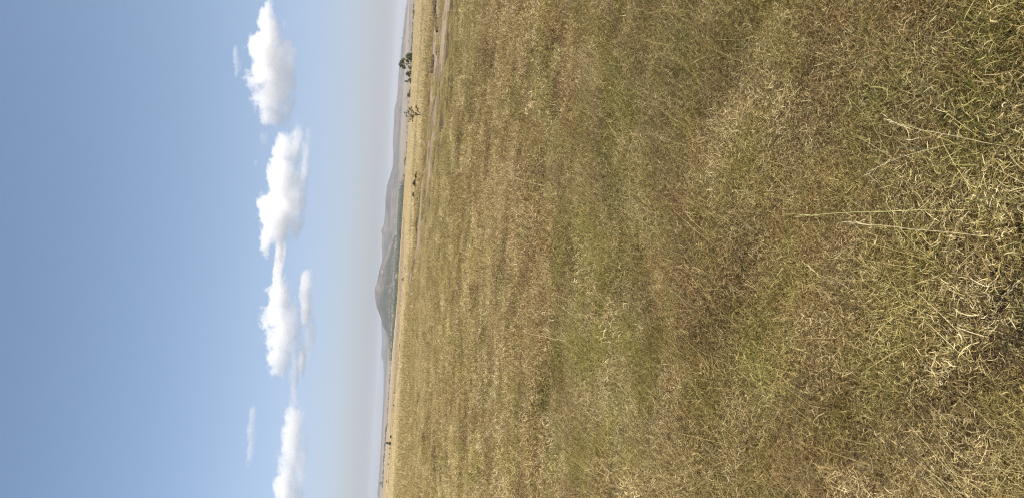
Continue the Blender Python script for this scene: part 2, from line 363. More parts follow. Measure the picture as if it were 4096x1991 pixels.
# colour patches of the field, where the photograph has them
def spot(px, py, r): q, _ = hit(px, py); return (q.x, q.y, r)
GREEN = [spot(2430, 1000, 1.5), spot(2600, 850, .7), spot(2700, 1100, .5), spot(2330, 1080, 1.1), spot(2280, 1250, .9), spot(2450, 380, 1.0), spot(2500, 650, .7), spot(2600, 200, .6), spot(3230, 470, .30), spot(3250, 700, .22), spot(3330, 60, .25), spot(3260, 1200, .22), spot(2900, 1640, .35), spot(3950, 800, .22), spot(3950, 330, .2), spot(3900, 1650, .2), spot(2150, 400, 1.2), spot(2450, 1780, .9), spot(3500, 1500, .25), spot(3000, 450, .4)]
BROWN = [spot(2050, 1000, 1.6), spot(2150, 1050, 1.4), spot(3400, 270, .25), spot(3350, 1100, .3), spot(3750, 200, .22), spot(3250, 1930, .3), spot(2100, 650, 1.6), spot(1980, 350, 2.5), spot(2800, 800, .4), spot(3100, 1000, .35)]
DARKH = [spot(1980, 170, .9), spot(3380, 150, .12), spot(3450, 620, .10), spot(3470, 930, .12), spot(3400, 1700, .14), spot(4040, 1480, .2), spot(4020, 650, .15), spot(3180, 1200, .12), spot(2930, 300, .14), spot(1850, 80, .9)]
def blobs(x, y, L):
    v = np.zeros_like(x)
    for a, b_, r in L: v = np.maximum(v, np.exp(-(((x - a) / r) ** 2 + ((y - b_) / (r * 1.3)) ** 2)))
    return v
def fan(n, r0, r1, half, power=0.5):
    u = rng.random(n); d = np.sqrt(r0 ** 2 + u * (r1 ** 2 - r0 ** 2)); a = rng.uniform(-half, half, n)
    return d * np.sin(a), d * np.cos(a) - 0.8
PX, PY, PI_, PS, PR = [], [], [], [], []
def scatter(n, r0, r1, half, lo, hi, s0, s1, rot, fi=(0, .01), fo=(900, 901), keep_bare=0.05):
    x, y = fan(n, r0, r1, half); b_, p_, tp = fields(x, y); d = np.hypot(x, y)
    clump = fbm(x, y, 0.9 if r1 < 12 else 2.2, 3, 81)
    k = (rng.random(n) > b_ * (1 - keep_bare) * .98) & (rng.random(n) < .38 + 1.0 * clump) & (rng.random(n) < sstep(*fi, d) * (1 - sstep(*fo, d)))
    dark = blobs(x, y, DARKH)
    k &= rng.random(n) > dark * 0.3
    x, y, clump, dark = x[k], y[k], clump[k], dark[k]; m = len(x)
    PX.append(x); PY.append(y); PI_.append(rng.integers(lo, hi, m)); PS.append(rng.uniform(s0, s1, m) * ((0.62 + .78 * clump) if r0 < 10 else (.82 + .36 * clump))); PR.append(rng.normal(0, rot, m))
R_ = math.radians
n0, n1, n2 = len(near_tufts), len(near_tufts) + len(mid_tufts), len(ALLT)
scatter(3300, 0.8, 10, R_(36), 0, n0, .75, 1.10, .6, fo=(4.5, 10))
scatter(9500, 3.5, 32, R_(29), n0, n1, .42, .80, .8, fi=(3.5, 8), fo=(17, 32))
scatter(7000, 13, 62, R_(27), n0 + 4, n1, .75, 1.2, .8, fi=(11, 27), fo=(44, 62))
scatter(1800, 0.8, 14, R_(180), 0, n0, .9, 1.3, .5)
scatter(19000, 38, 172, R_(26), n1, n2, .65, 1.1, .7, fi=(38, 58))
x = np.concatenate(PX); y = np.concatenate(PY); idx = np.concatenate(PI_); sc = np.concatenate(PS); rt = np.concatenate(PR)
bb, pp, tp = fields(x, y); z = height(x, y); d = np.hypot(x, y)
sc = sc * (1 - .35 * sstep(60, 110, d)) * np.where(bb > .3, .45, 1) * (1 - .5 * sstep(-1.3, -.3, tp) * (tp < .2)) * np.where((d > 100) & (x < 10), .8, 1)
gm = bpy.data.meshes.new('grass'); gm.vertices.add(len(x)); gm.vertices.foreach_set('co', np.stack((x, y, z - .004), 1).astype(np.float32).ravel())
fattr(gm, 'idx', idx, 'INT'); fattr(gm, 'scl', sc); fattr(gm, 'rot', np.stack((rng.normal(0, .06, len(x)), rng.normal(0, .06, len(x)), rt), 1), 'FLOAT_VECTOR')
gfield = np.clip(blobs(x, y, GREEN) * .42 + .95 * (fbm(x, y, .7, 3, 95) - .5) * (1 - sstep(14, 34, d)) + .20 * (1 - sstep(20, 50, d)) + rng.normal(0, .20, len(x)), 0, 1)
gfield = np.where((rng.random(len(x)) < .09) & (d < 26), np.clip(gfield + .65, 0, 1), gfield)
fattr(gm, 'tone', np.clip(rng.normal(.0, .30, len(x)) * (1 - .85 * sstep(16, 60, d)), -.6, .6))
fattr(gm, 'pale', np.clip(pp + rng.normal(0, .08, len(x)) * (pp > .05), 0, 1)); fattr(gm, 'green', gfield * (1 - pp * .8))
fattr(gm, 'brown', np.clip(blobs(x, y, BROWN) + sstep(.42, .68, fbm(x, y, 0.8, 3, 97)) * (.9 - .5 * sstep(12, 30, d)), 0, 1) * (1 - pp))
gobj = link('grass', gm); tag(gobj, 'dry matted straw and olive grass covering the whole field', 'grass', kind='stuff')
ng = bpy.data.node_groups.new('scatter_grass', 'GeometryNodeTree')
ng.interface.new_socket('Geometry', in_out='INPUT', socket_type='NodeSocketGeometry'); ng.interface.new_socket('Geometry', in_out='OUTPUT', socket_type='NodeSocketGeometry')
gi = ng.nodes.new('NodeGroupInput'); go = ng.nodes.new('NodeGroupOutput'); jn = ng.nodes.new('GeometryNodeJoinGeometry')
for o in reversed(ALLT):
    oi = ng.nodes.new('GeometryNodeObjectInfo'); oi.inputs['Object'].default_value = o; oi.inputs['As Instance'].default_value = False
    g2 = ng.nodes.new('GeometryNodeGeometryToInstance'); ng.links.new(oi.outputs['Geometry'], g2.inputs[0]); ng.links.new(g2.outputs[0], jn.inputs[0])
ip = ng.nodes.new('GeometryNodeInstanceOnPoints'); ng.links.new(gi.outputs[0], ip.inputs['Points']); ng.links.new(jn.outputs[0], ip.inputs['Instance'])
ip.inputs['Pick Instance'].default_value = True
def na(name, typ):
    a = ng.nodes.new('GeometryNodeInputNamedAttribute'); a.data_type = typ; a.inputs['Name'].default_value = name; return a.outputs['Attribute']
ng.links.new(na('idx', 'INT'), ip.inputs['Instance Index']); ng.links.new(na('scl', 'FLOAT'), ip.inputs['Scale']); ng.links.new(na('rot', 'FLOAT_VECTOR'), ip.inputs['Rotation'])
ng.links.new(ip.outputs[0], go.inputs[0])
md = gobj.modifiers.new('scatter', 'NODES'); md.node_group = ng

# ------------------------------------------------------------------ long single stems that stand out of the field
def tube(pts, radii, n=6, cap=True):
    """swept tube as vertex and face lists"""
    V, Fc = [], []; pts = [Vector(p) for p in pts]
    prev = None
    for i, p in enumerate(pts):
        t = (pts[min(i + 1, len(pts) - 1)] - pts[max(i - 1, 0)]).normalized()
        a = prev if prev is not None else (Vector((0, 0, 1)) if abs(t.z) < .9 else Vector((1, 0, 0)))
        s = t.cross(a).normalized(); u = s.cross(t).normalized(); prev = u
        for k in range(n):
            c = 2 * math.pi * k / n; V.append(p + (s * math.cos(c) + u * math.sin(c)) * radii[i])
    for i in range(len(pts) - 1):
        for k in range(n): Fc.append((i * n + k, i * n + (k + 1) % n, (i + 1) * n + (k + 1) % n, (i + 1) * n + k))
    if cap: Fc.append(tuple(range(n))[::-1]); Fc.append(tuple((len(pts) - 1) * n + k for k in range(n)))
    return V, Fc
class MB:
    def __init__(s): s.v, s.f = [], []
    def add(s, V, Fc): o = len(s.v); s.v += [tuple(p) for p in V]; s.f += [tuple(i + o for i in f) for f in Fc]; return s
    def tube(s, pts, radii, n=6): return s.add(*tube(pts, radii, n))
    def box(s, x0, x1, y0, y1, z0, z1):
        return s.add([(x, y, z) for x in (x0, x1) for y in (y0, y1) for z in (z0, z1)], [(0, 1, 3, 2), (4, 6, 7, 5), (0, 4, 5, 1), (2, 3, 7, 6), (0, 2, 6, 4), (1, 5, 7, 3)])
    def quad(s, p, a, b): return s.add([p - a - b, p + a - b, p + a + b, p - a + b], [(0, 1, 2, 3)])
    def mesh(s, name, smooth=False):
        me = bpy.data.meshes.new(name); me.from_pydata(s.v, [], s.f); me.update()
        if smooth: me.polygons.foreach_set('use_smooth', [True] * len(me.polygons))
        return me
    def build(s, name, m, parent=None, smooth=False): return link(name, s.mesh(name, smooth), m, parent)
M_STEM = simple('dry_stem', (.48, .40, .23), .2, 30, .5); M_STEMG = simple('green_stem', (.38, .37, .14), .3, 30, .5)
def stem(base_px, tip_px, lift, rad, m, label, head=True, off_base=None):
    """a stem from a point on the land to a tip seen at tip_px, 'lift' metres above the land"""
    b_, _ = hit(*base_px)
    r = ray(*tip_px); t = (EYE - lift) / -r.z; tip = Vector((r.x * t, r.y * t, lift))
    n = 10; pts, rr = [], []; wob = [Vector((random.gauss(0, .0012), random.gauss(0, .0012), 0)) for _ in range(11)]
    for i in range(n + 1):
        u = i / n; p = b_.lerp(tip, u); p.z = b_.z + (tip.z - b_.z) * (1 - (1 - u) ** 1.7); p = p + wob[i]; pts.append(p); rr.append(rad * .52 * (1 - .65 * u))
    e = bpy.data.objects.new('grass_stem', None); COL.objects.link(e); e.location = b_; e.empty_display_size = .05
    loc = [p - b_ for p in pts]
    MB().tube(loc, rr, 6).build('culm', m, e, True)
    if head:
        h = MB(); d0 = (loc[-1] - loc[-3]).normalized()
        for k in range(7):
            q = loc[-1] - d0 * .012 * k; s_ = Vector((random.uniform(-1, 1), random.uniform(-1, 1), random.uniform(-.4, 1))).normalized()
            h.tube([q, q + d0 * .012 + s_ * .004, q + d0 * .024 + s_ * .006], [.0004, .0013, .0003], 4)
        h.build('seed_head', m, e, True)
    lf = MB(); q = loc[3]; dr = (loc[4] - loc[3]).normalized(); sd = dr.cross(Vector((0, 0, 1))).normalized()
    P = [q + dr * (.03 * k) + sd * (.012 * k) - Vector((0, 0, .003 * k * k)) for k in range(5)]; w = [.0016, .0022, .002, .0012, .0003]
    V = []; Fc = []
    for k in range(5): V += [P[k] - sd.cross(dr) * w[k], P[k] + sd.cross(dr) * w[k]]
    for k in range(4): Fc.append((2 * k, 2 * k + 1, 2 * k + 3, 2 * k + 2))
    lf.add(V, Fc).build('leaf', m, e, True)
    tag(e, label, 'grass stem', 'long stems standing out of the near grass')
stem((4094, 598), (3555, 478), .30, .0030, M_STEM, 'thick pale straw stem with a hooked tip, highest of the near long stems')
stem((3900, 560), (3480, 690), .22, .0016, M_STEM, 'thin straw stem slanting the other way below the thick pale hooked stem')
stem((4020, 838), (3210, 866), .34, .0026, M_STEMG, 'long straight yellow green stem lying almost level across the near grass')
stem((4094, 958), (3400, 888), .32, .0024, M_STEM, 'long smooth cream stem just under the yellow green straight one')
stem((3970, 1340), (4080, 1130), .12, .0016, M_STEM, 'short curved straw stem at the near edge of the field')
stem((3470, 1180), (3230, 1060), .16, .0014, M_STEM, 'fine straw stem slanting over a dark brown hollow in the grass')
stem((2480, 175), (2330, 0), .35, .0030, M_STEM, 'straw stem rising to the right edge of the middle grass')
stem((2240, 760), (2000, 690), .35, .0028, M_STEM, 'cream stem leaning over the tan middle grass')
stem((2300, 1370), (2090, 1320), .35, .0028, M_STEM, 'pale stem beside the bright green patch in the middle grass')
# sparse long culms of the field itself belong to the grass mass
def long_culms():
    n = 1500; xs, ys = fan(n, 2.2, 42, R_(28)); b_, p_, _ = fields(xs, ys); k = (b_ < .2); xs, ys = xs[k], ys[k]; n = len(xs)
    r = np.random.default_rng(77); d = np.hypot(xs, ys)
    p = np.stack((xs, ys, height(xs, ys)), 1); big = r.random(n) < .24; L_ = np.where(big, r.uniform(.30, .80, n), r.uniform(.14, .40, n)); w = np.where(big, .0020 + .00022 * d, .0012 + .00012 * d); e = r.uniform(.15, 1.25, n); a = RIGHT + .2 + r.normal(0, 1.8, n); cu = r.normal(-.07, .07, n)
    rows = []; seg = 6
    for k in range(seg + 1):
        dr = np.stack((np.cos(e) * np.sin(a), np.cos(e) * np.cos(a), np.sin(e)), 1); side = np.stack((np.cos(a), -np.sin(a), np.zeros(n)), 1); nor = np.cross(side, dr)
        tpr = 1 - .6 * k / seg
        for q in (0, 2.09, 4.19): rows.append(p + (side * math.cos(q) + nor * math.sin(q)) * (w * .5 * tpr)[:, None])
        p = p + dr * (L_ / seg)[:, None]; e = e + cu
    v = np.stack(rows, 1).reshape(-1, 3); m = 3 * (seg + 1); base = (np.arange(n) * m)[:, None, None]
    q = []
    for k in range(seg):
        for j in range(3): q.append([3 * k + j, 3 * k + (j + 1) % 3, 3 * k + 3 + (j + 1) % 3, 3 * k + 3 + j])
    q = (base + np.array(q)[None]).reshape(-1)
    me = np_mesh('long_grass', v, q, np.full(n * seg * 3, 4)); fattr(me, 'rnd', np.repeat(np.where(big, r.uniform(.72, 1, n), r.uniform(.3, .9, n)), m)); fattr(me, 'grn', np.repeat(r.uniform(0, .35, n), m))
    o = link('long_grass', me, M_GRASS); tag(o, 'scattered long dry stalks rising above the matted field grass', 'grass', kind='stuff')
long_culms()

# ------------------------------------------------------------------ clods and cut turf along the broken bank of the track
M_CLOD = simple('turf_clod', (.060, .040, .026), .5, 14, 1, .8, c2=(.17, .12, .075))
def clods():
    mb = MB(); r = random.Random(5); n = 0
    base = bmesh.new(); bmesh.ops.create_icosphere(base, subdivisions=2, radius=1); bv = [v.co.copy() for v in base.verts]; bf = [tuple(v.index for v in f.verts) for f in base.faces]; base.free()
    SP = [((1742, 5), (1742, 60), 30), ((1748, 72), (1750, 125), 35), ((1733, 228), (1730, 300), 40), ((1708, 385), (1705, 430), 40), ((1700, 500), (1696, 640), 30), ((1678, 740), (1672, 790), 30), ((1662, 860), (1650, 930), 40), ((1634, 1030), (1618, 1120), 25)]
    for (a, b_, cnt) in SP:
        for _ in range(cnt):
            u = r.random(); q, D_ = hit(a[0] + (b_[0] - a[0]) * u + r.gauss(0, 2.5), a[1] + (b_[1] - a[1]) * u + r.gauss(0, 2)); s = r.uniform(.025, .085) * D_ / 45; sx = r.uniform(1, 2.2); ph = r.uniform(0, 6)
            mb.add([q + Vector((v.x * s * sx, v.y * s * 1.1, (v.z + .5) * s)) * (1 + .3 * math.sin(5 * v.x + ph) * math.sin(4 * v.y + ph)) for v in bv], bf)
    while n < 90:
        xx = r.uniform(-7, 17); lo_ = np.interp(xx, TN[:, 0], TN[:, 1]); hi_ = np.interp(xx, TF[:, 0], TF[:, 1]); t = r.gauss(.40, .045); yy = lo_ + (hi_ - lo_) * t
        if fbm(np.array([xx]), np.array([yy * .6]), 2.6, 2, 41)[0] < .53: continue
        n += 1; s = r.uniform(.02, .095) * (1 if xx < 8 else 1.15); c = Vector((xx, yy, H(xx, yy) + s * .15)); sx = r.uniform(1.2, 3.2); ph = [r.uniform(0, 6) for _ in range(6)]
        mb.add([c + Vector((v.x * s * sx, v.y * s * 1.2, v.z * s * .75)) * (1 + .25 * math.sin(5 * v.x + ph[0]) * math.sin(4 * v.y + ph[1]) + .15 * math.sin(9 * v.z + ph[2])) for v in bv], bf)
    o = mb.build('turf_clods', M_CLOD); tag(o, 'dark broken turf and clods along the eroded bank of the dirt track', 'clods', kind='stuff')
clods()

# ------------------------------------------------------------------ trees, shrubs
M_LEAF = simple('leaves_green', (.105, .135, .062), .35, 2.5, .7, c2=(.23, .26, .125), trans=.3)
M_LEAFD = simple('leaves_dark', (.072, .092, .052), .35, 2.5, .8, c2=(.155, .175, .10), trans=.25)
M_LEAFB = simple('leaves_brown', (.060, .045, .022), .35, 2.5, .8, c2=(.12, .095, .045), trans=.2)
M_BARK = simple('bark', (.13, .10, .075), .4, 6, .95, .5)
M_BARKD = simple('bark_dark', (.050, .038, .026), .4, 20, .95, .5)
def leaf_cloud(mb, c, r, n, size, rnd, squash=1.0):
    """leaf-sized faces through a clump, thinner at its heart"""
    for _ in range(n):
        d = Vector((rnd.gauss(0, 1), rnd.gauss(0, 1), rnd.gauss(0, 1))).normalized() * r * (rnd.random() ** .45)
        d.z *= squash; p = c + d
        a = Vector((rnd.gauss(0, 1), rnd.gauss(0, 1), rnd.gauss(0, 1))).normalized(); b_ = a.cross(Vector((rnd.gauss(0, 1), rnd.gauss(0, 1), rnd.gauss(0, 1)))).normalized()
        s = size * rnd.uniform(.6, 1.3); mb.add([p - a * s, p + b_ * s * .55, p + a * s, p - b_ * s * .55], [(0, 1, 2, 3)])
def tree_from_clumps(name, base, trunk_pts, limbs, clumps, leaf, leafm, barkm, dens, seed, label, cat='tree', group=None, tr=.16):
    rnd = random.Random(seed)
    e = bpy.data.objects.new(name, None); COL.objects.link(e); e.location = base; e.empty_display_size = .3
    tb = MB(); n = len(trunk_pts); tb.tube([Vector(p) for p in trunk_pts], [tr * (1 - .6 * i / (n - 1)) for i in range(n)], 8); tb.build('trunk', barkm, e, True)
    if limbs:
        lb = MB()
        for a, b_, r0 in limbs:
            a, b_ = Vector(a), Vector(b_); m1 = a.lerp(b_, .4) + Vector((0, 0, .06 * (b_ - a).length)); m1 += Vector((rnd.uniform(-1, 1), rnd.uniform(-1, 1), 0)) * .06 * (b_ - a).length
            lb.tube([a, m1, b_], [r0, r0 * .7, r0 * .25], 5)
        lb.build('limbs', barkm, e, True)
    cb = MB()
    for (cx_, cy_, cz_, r) in clumps: leaf_cloud(cb, Vector((cx_, cy_, cz_)), r, int(dens * r * r), leaf, rnd, .85)
    cb.build('crown', leafm, e)
    tag(e, label, cat, group); return e
# the group of airy trees just past the edge of the field
def place(px, py, dist):
    r = ray(px, py); q = math.hypot(r.x, r.y); x_, y_ = r.x / q * dist, r.y / q * dist
    return Vector((x_, y_, H(x_, y_)))
DT = 300.0; k_ = DT / FPX
def loc_from_px(base, px, py, depth=0.0):
    r = ray(px, py); q = math.hypot(r.x, r.y); D = math.hypot(base.x, base.y) + depth
    return Vector((r.x / q * D, r.y / q * D, EYE + r.z / q * D)) - base
def px_tree(name, base_px, dist, trunk_px, limb_px, clump_px, leaf, leafm, barkm, dens, seed, label, cat='tree', group=None, tr=.16, spread=1.0):
    rnd = random.Random(seed + 900); base = place(*base_px, dist); s = dist / FPX
    tp_ = [(0, 0, -.1)] + [loc_from_px(base, *p) for p in trunk_px]
    dj = lambda: rnd.uniform(-1, 1) * spread
    cl = []
    for (px, py, rpx) in clump_px:
        c = loc_from_px(base, px, py, dj() * 8 * s); cl.append((c.x, c.y, c.z, rpx * s * 1.18))
    lm = [(loc_from_px(base, *a), loc_from_px(base, *b_, dj() * 3 * s), r0) for a, b_, r0 in limb_px]
    return tree_from_clumps(name, base, tp_, lm, cl, leaf, leafm, barkm, dens, seed, label, cat, group, tr)
G_T = 'trees beyond the edge of the field'
px_tree('tree', (1654, 257), 300, [(1640, 257), (1626, 255), (1612, 256)],
        [((1640, 257), (1628, 243), .09), ((1634, 256), (1622, 270), .09), ((1626, 255), (1606, 246), .08), ((1620, 255), (1604, 266), .07), ((1645, 257), (1640, 270), .07), ((1630, 256), (1634, 246), .06)],
        [(1600, 258, 5.5), (1605, 248, 6), (1611, 241, 5), (1618, 237, 3.5), (1603, 265, 4), (1608, 262, 4), (1613, 270, 5), (1619, 272, 4), (1617, 264, 3.5), (1613, 251, 4), (1628, 243, 5), (1633, 248, 3.5), (1634, 240, 3), (1639, 271, 4.5), (1645, 275, 4), (1635, 266, 2.5), (1644, 247, 3.5), (1627, 258, 2.2), (1648, 268, 4)],
        .22, M_LEAF, M_BARK, 900, 11, 'tallest open crowned tree past the field edge, gaps showing through its crown', group=G_T)
px_tree('tree', (1654, 226), 292, [(1646, 226), (1638, 227)], [((1646, 226), (1632, 220), .08), ((1642, 226), (1634, 234), .07)],
        [(1628, 224, 5), (1633, 219, 5), (1640, 217, 4.5), (1646, 218, 5), (1636, 227, 6.5), (1645, 227, 7), (1632, 231, 5), (1641, 235, 6), (1649, 236, 5), (1626, 229, 3), (1650, 222, 5)],
        .2, M_LEAF, M_BARK, 1300, 12, 'dense round green tree touching the tall open crowned tree, on its right', group=G_T)
px_tree('tree', (1653, 297), 310, [(1644, 297), (1636, 296)], [((1644, 297), (1630, 292), .06), ((1640, 297), (1632, 303), .06), ((1646, 297), (1642, 288), .05)],
        [(1627, 296, 4.5), (1632, 291, 4), (1634, 301, 4), (1638, 305, 3), (1641, 287, 3.5), (1645, 296, 4), (1646, 303, 3), (1638, 295, 3), (1648, 289, 3.5)],
        .2, M_LEAFD, M_BARK, 1100, 13, 'small round dark tree standing second from the tall one, to its left', group=G_T)
px_tree('tree', (1652, 323), 315, [(1644, 322), (1636, 321)], [((1644, 322), (1624, 327), .05), ((1640, 321), (1642, 314), .05), ((1643, 322), (1634, 330), .05)],
        [(1621, 326, 2.6), (1626, 325, 2.5), (1631, 327, 2.8), (1640, 317, 4), (1643, 324, 4), (1637, 322, 3), (1642, 331, 3), (1647, 319, 3), (1634, 320, 2)],
        .2, M_LEAFD, M_BARK, 1100, 14, 'thin ragged dark tree, last of the row of four, with a bare top', group=G_T)
# low bushes of the same row
def bush(name, px, py, dist, wpx, hpx, leafm, dens, seed, label, leaf=.16, group=None, shape=1.0, clumps=9):
    rnd = random.Random(seed); base = place(px, py, dist); s = dist / FPX
    e = bpy.data.objects.new(name, None); COL.objects.link(e); e.location = base; e.empty_display_size = .2
    sb = MB(); cb = MB(); w, h = wpx * s, hpx * s
    for k in range(clumps):
        a = rnd.uniform(0, 6.28); q = rnd.random() ** .5 * w * .36; r = min(w, h) * rnd.uniform(.24, .36)
        c = Vector((q * math.cos(a), q * math.sin(a) * .7, h * rnd.uniform(.28, .72)))
        leaf_cloud(cb, c, r * 1.15, int(dens), leaf, rnd, .9)
        sb.tube([Vector((c.x * .15, c.y * .15, -.05)), c * .55, c], [h * .03, h * .02, h * .008], 5)
    sb.build('stems', M_BARKD, e, True); cb.build('foliage', leafm, e); tag(e, label, 'bush', group); return e
G_B = 'bushes along the edge of the field'
bush('bush', 1648, 368, 290, 22, 14, M_LEAF, 120, 21, 'low rounded green bush between the row of trees and the bare sapling', .13, G_B)
bush('bush', 1648, 381, 288, 18, 18, M_LEAF, 140, 22, 'taller humped green bush at the far left end of the tree row', .13, G_B)
bush('bush', 1649, 354, 292, 12, 8, M_LEAF, 60, 23, 'tiny low green bush beside the rounded one past the field edge', .12, G_B)
bush('bush', 1653, 207, 285, 16, 3.5, M_LEAFD, 60, 24, 'flat dark scrub under the right side of the dense green tree', .12, G_B)
bush('bush', 1653, 245, 286, 24, 5, M_LEAFD, 90, 25, 'low dark scrub round the foot of the tallest tree', .12, G_B)
bush('bush', 1652, 285, 288, 22, 5, M_LEAFD, 90, 26, 'low dark scrub between the tallest tree and the round dark tree', .12, G_B)
bush('bush', 1652, 311, 288, 14, 4, M_LEAFD, 60, 27, 'low dark scrub between the two smaller dark trees', .12, G_B)
bush('bush', 1665, 54, 175, 32, 9, M_LEAF, 80, 28, 'long low green bush on the field edge near the red roofed house', .08, G_B)
bush('bush', 1663, 77, 180, 4, 3.4, M_LEAFB, 30, 29, 'single tiny brown bush by the house beyond the field', .06, G_B)
# bushes and dark lumps on the bare strip far to the left
bush('bush', 1560.5, 1744, 138, 10, 9.5, M_LEAFD, 130, 31, 'dark round bush on the bare strip, right of the two lobed green bush', .035, G_B)
bush('bush', 1560, 1771, 139, 16, 11, M_LEAF, 150, 32, 'broad green bush on the bare strip with a second lobe behind it', .035, G_B)
bush('bush', 1560.5, 1769, 150, 9, 21, M_LEAFD, 120, 33, 'upright dark green bush sticking up behind the broad green one', .04, G_B)
bush('bush', 1557, 1790, 143, 5, 4, M_LEAFB, 60, 34, 'tiny brown bush on the bare strip left of the broad green one', .03, G_B)
bush('bush', 1554, 1814, 146, 9, 4, M_LEAFB, 60, 35, 'low thin brown scrub on the bare strip, middle of the small ones', .03, G_B)
bush('bush', 1554.5, 1828, 148, 6, 4, M_LEAFB, 60, 36, 'small brown tuft bush just right of the black round bush', .03, G_B)
bush('bush', 1550.5, 1854, 152, 7, 6, M_LEAFD, 110, 37, 'compact nearly black bush alone on the bare strip', .03, G_B)
bush('bush', 1547, 1924, 165, 8, 5, M_LEAFB, 90, 38, 'dark reddish brown bush with a twiggy side, leftmost on the bare strip', .03, G_B)
bush('bush', 1573.5, 1568, 118, 6, 5, M_LEAFB, 90, 39, 'smaller of the two dark brown lumps alone on the bare strip', .028, G_B)
bush('bush', 1569, 1620, 122, 9, 6, M_LEAFB, 110, 40, 'larger of the two dark brown lumps alone on the bare strip', .028, G_B)
bush('bush', 1579, 1472, 112, 9, 3, M_LEAFB, 60, 41, 'faint low brown scrub on the bare strip under the far hill', .028, G_B)
bush('bush', 1615, 1108, 86, 11, 5, M_LEAFD, 90, 42, 'flat dark tuft beside the far end of the dirt track', .03, G_B)
bush('bush', 1677, 700, 55, 24, 19, M_LEAFB, 420, 43, 'right one of the brown scrub clumps behind the track', .03, G_B)
bush('bush', 1675, 733, 57, 34, 23, M_LEAFB, 520, 44, 'largest brown scrub clump behind the track, in the middle', .03, G_B)
bush('bush', 1668, 780, 59, 20, 18, M_LEAFB, 380, 45, 'left one of the brown scrub clumps behind the track', .03, G_B)

# bare sapling beside the track
def sapling():
    base, dist = hit(1691, 459); s = dist / FPX; rnd = random.Random(3)
    e = bpy.data.objects.new('sapling', None); COL.objects.link(e); e.location = base; e.empty_display_size = .2
    P = lambda u, r_, dp=0: Vector((r_ * s, dp * s, u * s))
    trunk = [P(-3, 0), P(12, -1), P(24, -3), P(34, -5)]
    MB().tube(trunk, [.050, .042, .034, .026], 8).build('trunk', M_BARKD, e, True)
    br = [([P(2, 0), P(10, 4), P(18, 10), P(24, 22), P(27, 31)], .030), ([P(20, -2), P(30, 5, 3), P(38, 9, 4), P(48, 17, 4), P(54, 20, 4)], .032), ([P(34, -5), P(44, -6, -4), P(56, -2, -6), P(72, 2, -8)], .020),
          ([P(34, -5), P(40, -10, 5), P(52, -14, 6), P(62, -8, 8)], .018), ([P(36, -6), P(42, -16, -5), P(52, -32, -7)], .018), ([P(30, -4), P(37, -16, 6), P(38, -28, 8)], .014), ([P(38, 9, 4), P(42, 18, 6), P(46, 27, 6)], .013),
          ([P(16, 8), P(20, 16, -6), P(20, 22, -8)], .012), ([P(1, 0), P(5, -9, 2), P(4, -19, 2)], .016), ([P(0, 0), P(2, 7, 2), P(5, 12, 2)], .012), ([P(1, 0), P(-1, -8, 4), P(1, -13, 5)], .012), ([P(40, 5, 4), P(48, 4, 10), P(58, 12, 12)], .012)]
    bb_ = MB(); tw = MB(); lf = MB()
    for pts, r in br:
        n = len(pts); bb_.tube(pts, [r * (1 - .7 * i / (n - 1)) for i in range(n)], 6)
        for i in range(n - 1):
            for _ in range(5):
                a = pts[i].lerp(pts[i + 1], rnd.random()); d = Vector((rnd.gauss(0, 1), rnd.gauss(0, 1), abs(rnd.gauss(.4, .8)))).normalized() * rnd.uniform(3, 8) * s
                tw.tube([a, a + d * .5, a + d], [.007, .005, .002], 4)
                if pts[i + 1].z > 25 * s or rnd.random() < .3: leaf_cloud(lf, a + d, 1.8 * s, 9, .022, rnd)
        leaf_cloud(lf, pts[-1], 2.8 * s, 42, .024, rnd); leaf_cloud(lf, pts[-1].lerp(pts[-2], .45), 2.4 * s, 28, .024, rnd)
    bb_.add(tw.v, tw.f); bb_.build('branches', M_BARKD, e, True); lf.build('leaves', simple('leaves_olive', (.045, .045, .022), .3, 8, .8, c2=(.10, .10, .05), trans=.2), e)
    tag(e, 'small dark sapling with bare forked branches standing alone beside the dirt track', 'sapling')
sapling()

# ------------------------------------------------------------------ tree lines of the plain: copies of three small trees
def far_tree_proto(seed, w, h, leafm):
    rnd = random.Random(seed); t = MB().tube([(0, 0, -.4), (0, 0, h * .35), (rnd.uniform(-.2, .2), 0, h * .6)], [.22, .16, .08], 6).mesh('trunk', True); t.materials.append(M_BARK)
    c = MB()
    for k in range(8):
        a = rnd.uniform(0, 6.28); q = rnd.random() ** .5 * w * .32
        leaf_cloud(c, Vector((q * math.cos(a), q * math.sin(a), h * rnd.uniform(.38, .8))), w * .24, 34, w * .075, rnd, .8)
    cm = c.mesh('crown'); cm.materials.append(leafm); return t, cm
PRO = [far_tree_proto(1, 5, 5, M_LEAFD), far_tree_proto(2, 7, 5, M_LEAFD), far_tree_proto(3, 4, 6, M_LEAF), far_tree_proto(4, 8, 7, M_LEAFD)]
frnd = random.Random(99)
def far_tree(px, py, hpx, label, group, k=None, dmin=700, pos=None):
    if pos is None: p, dist = hit(px, py, dmin)
    else: p, dist = pos
    if dist > 11500: return
    k = frnd.randrange(4) if k is None else k; hh = [5, 5, 6, 7][k]; s = hpx * dist / FPX / hh
    e = bpy.data.objects.new('far_tree', None); COL.objects.link(e); e.location = p; wd = frnd.uniform(1.2, 2.4); e.scale = (s * wd, s * wd, s); e.rotation_euler.z = frnd.uniform(0, 6.28); e.empty_display_size = 1
    for nm, me in zip(('trunk', 'crown'), PRO[k]):
        o = bpy.data.objects.new(nm, me); COL.objects.link(o); o.parent = e
    tag(e, label, 'tree', group)
def belt(pts, n, h0, h1, label, group, jit=1.2):
    ys = [p[1] for p in pts]; xs = [p[0] for p in pts]
    for _ in range(n):
        yy = frnd.uniform(min(ys), max(ys)); xx = float(np.interp(yy, ys, xs)) + frnd.uniform(-jit, jit)
        far_tree(xx, yy, frnd.uniform(h0, h1), label, group)
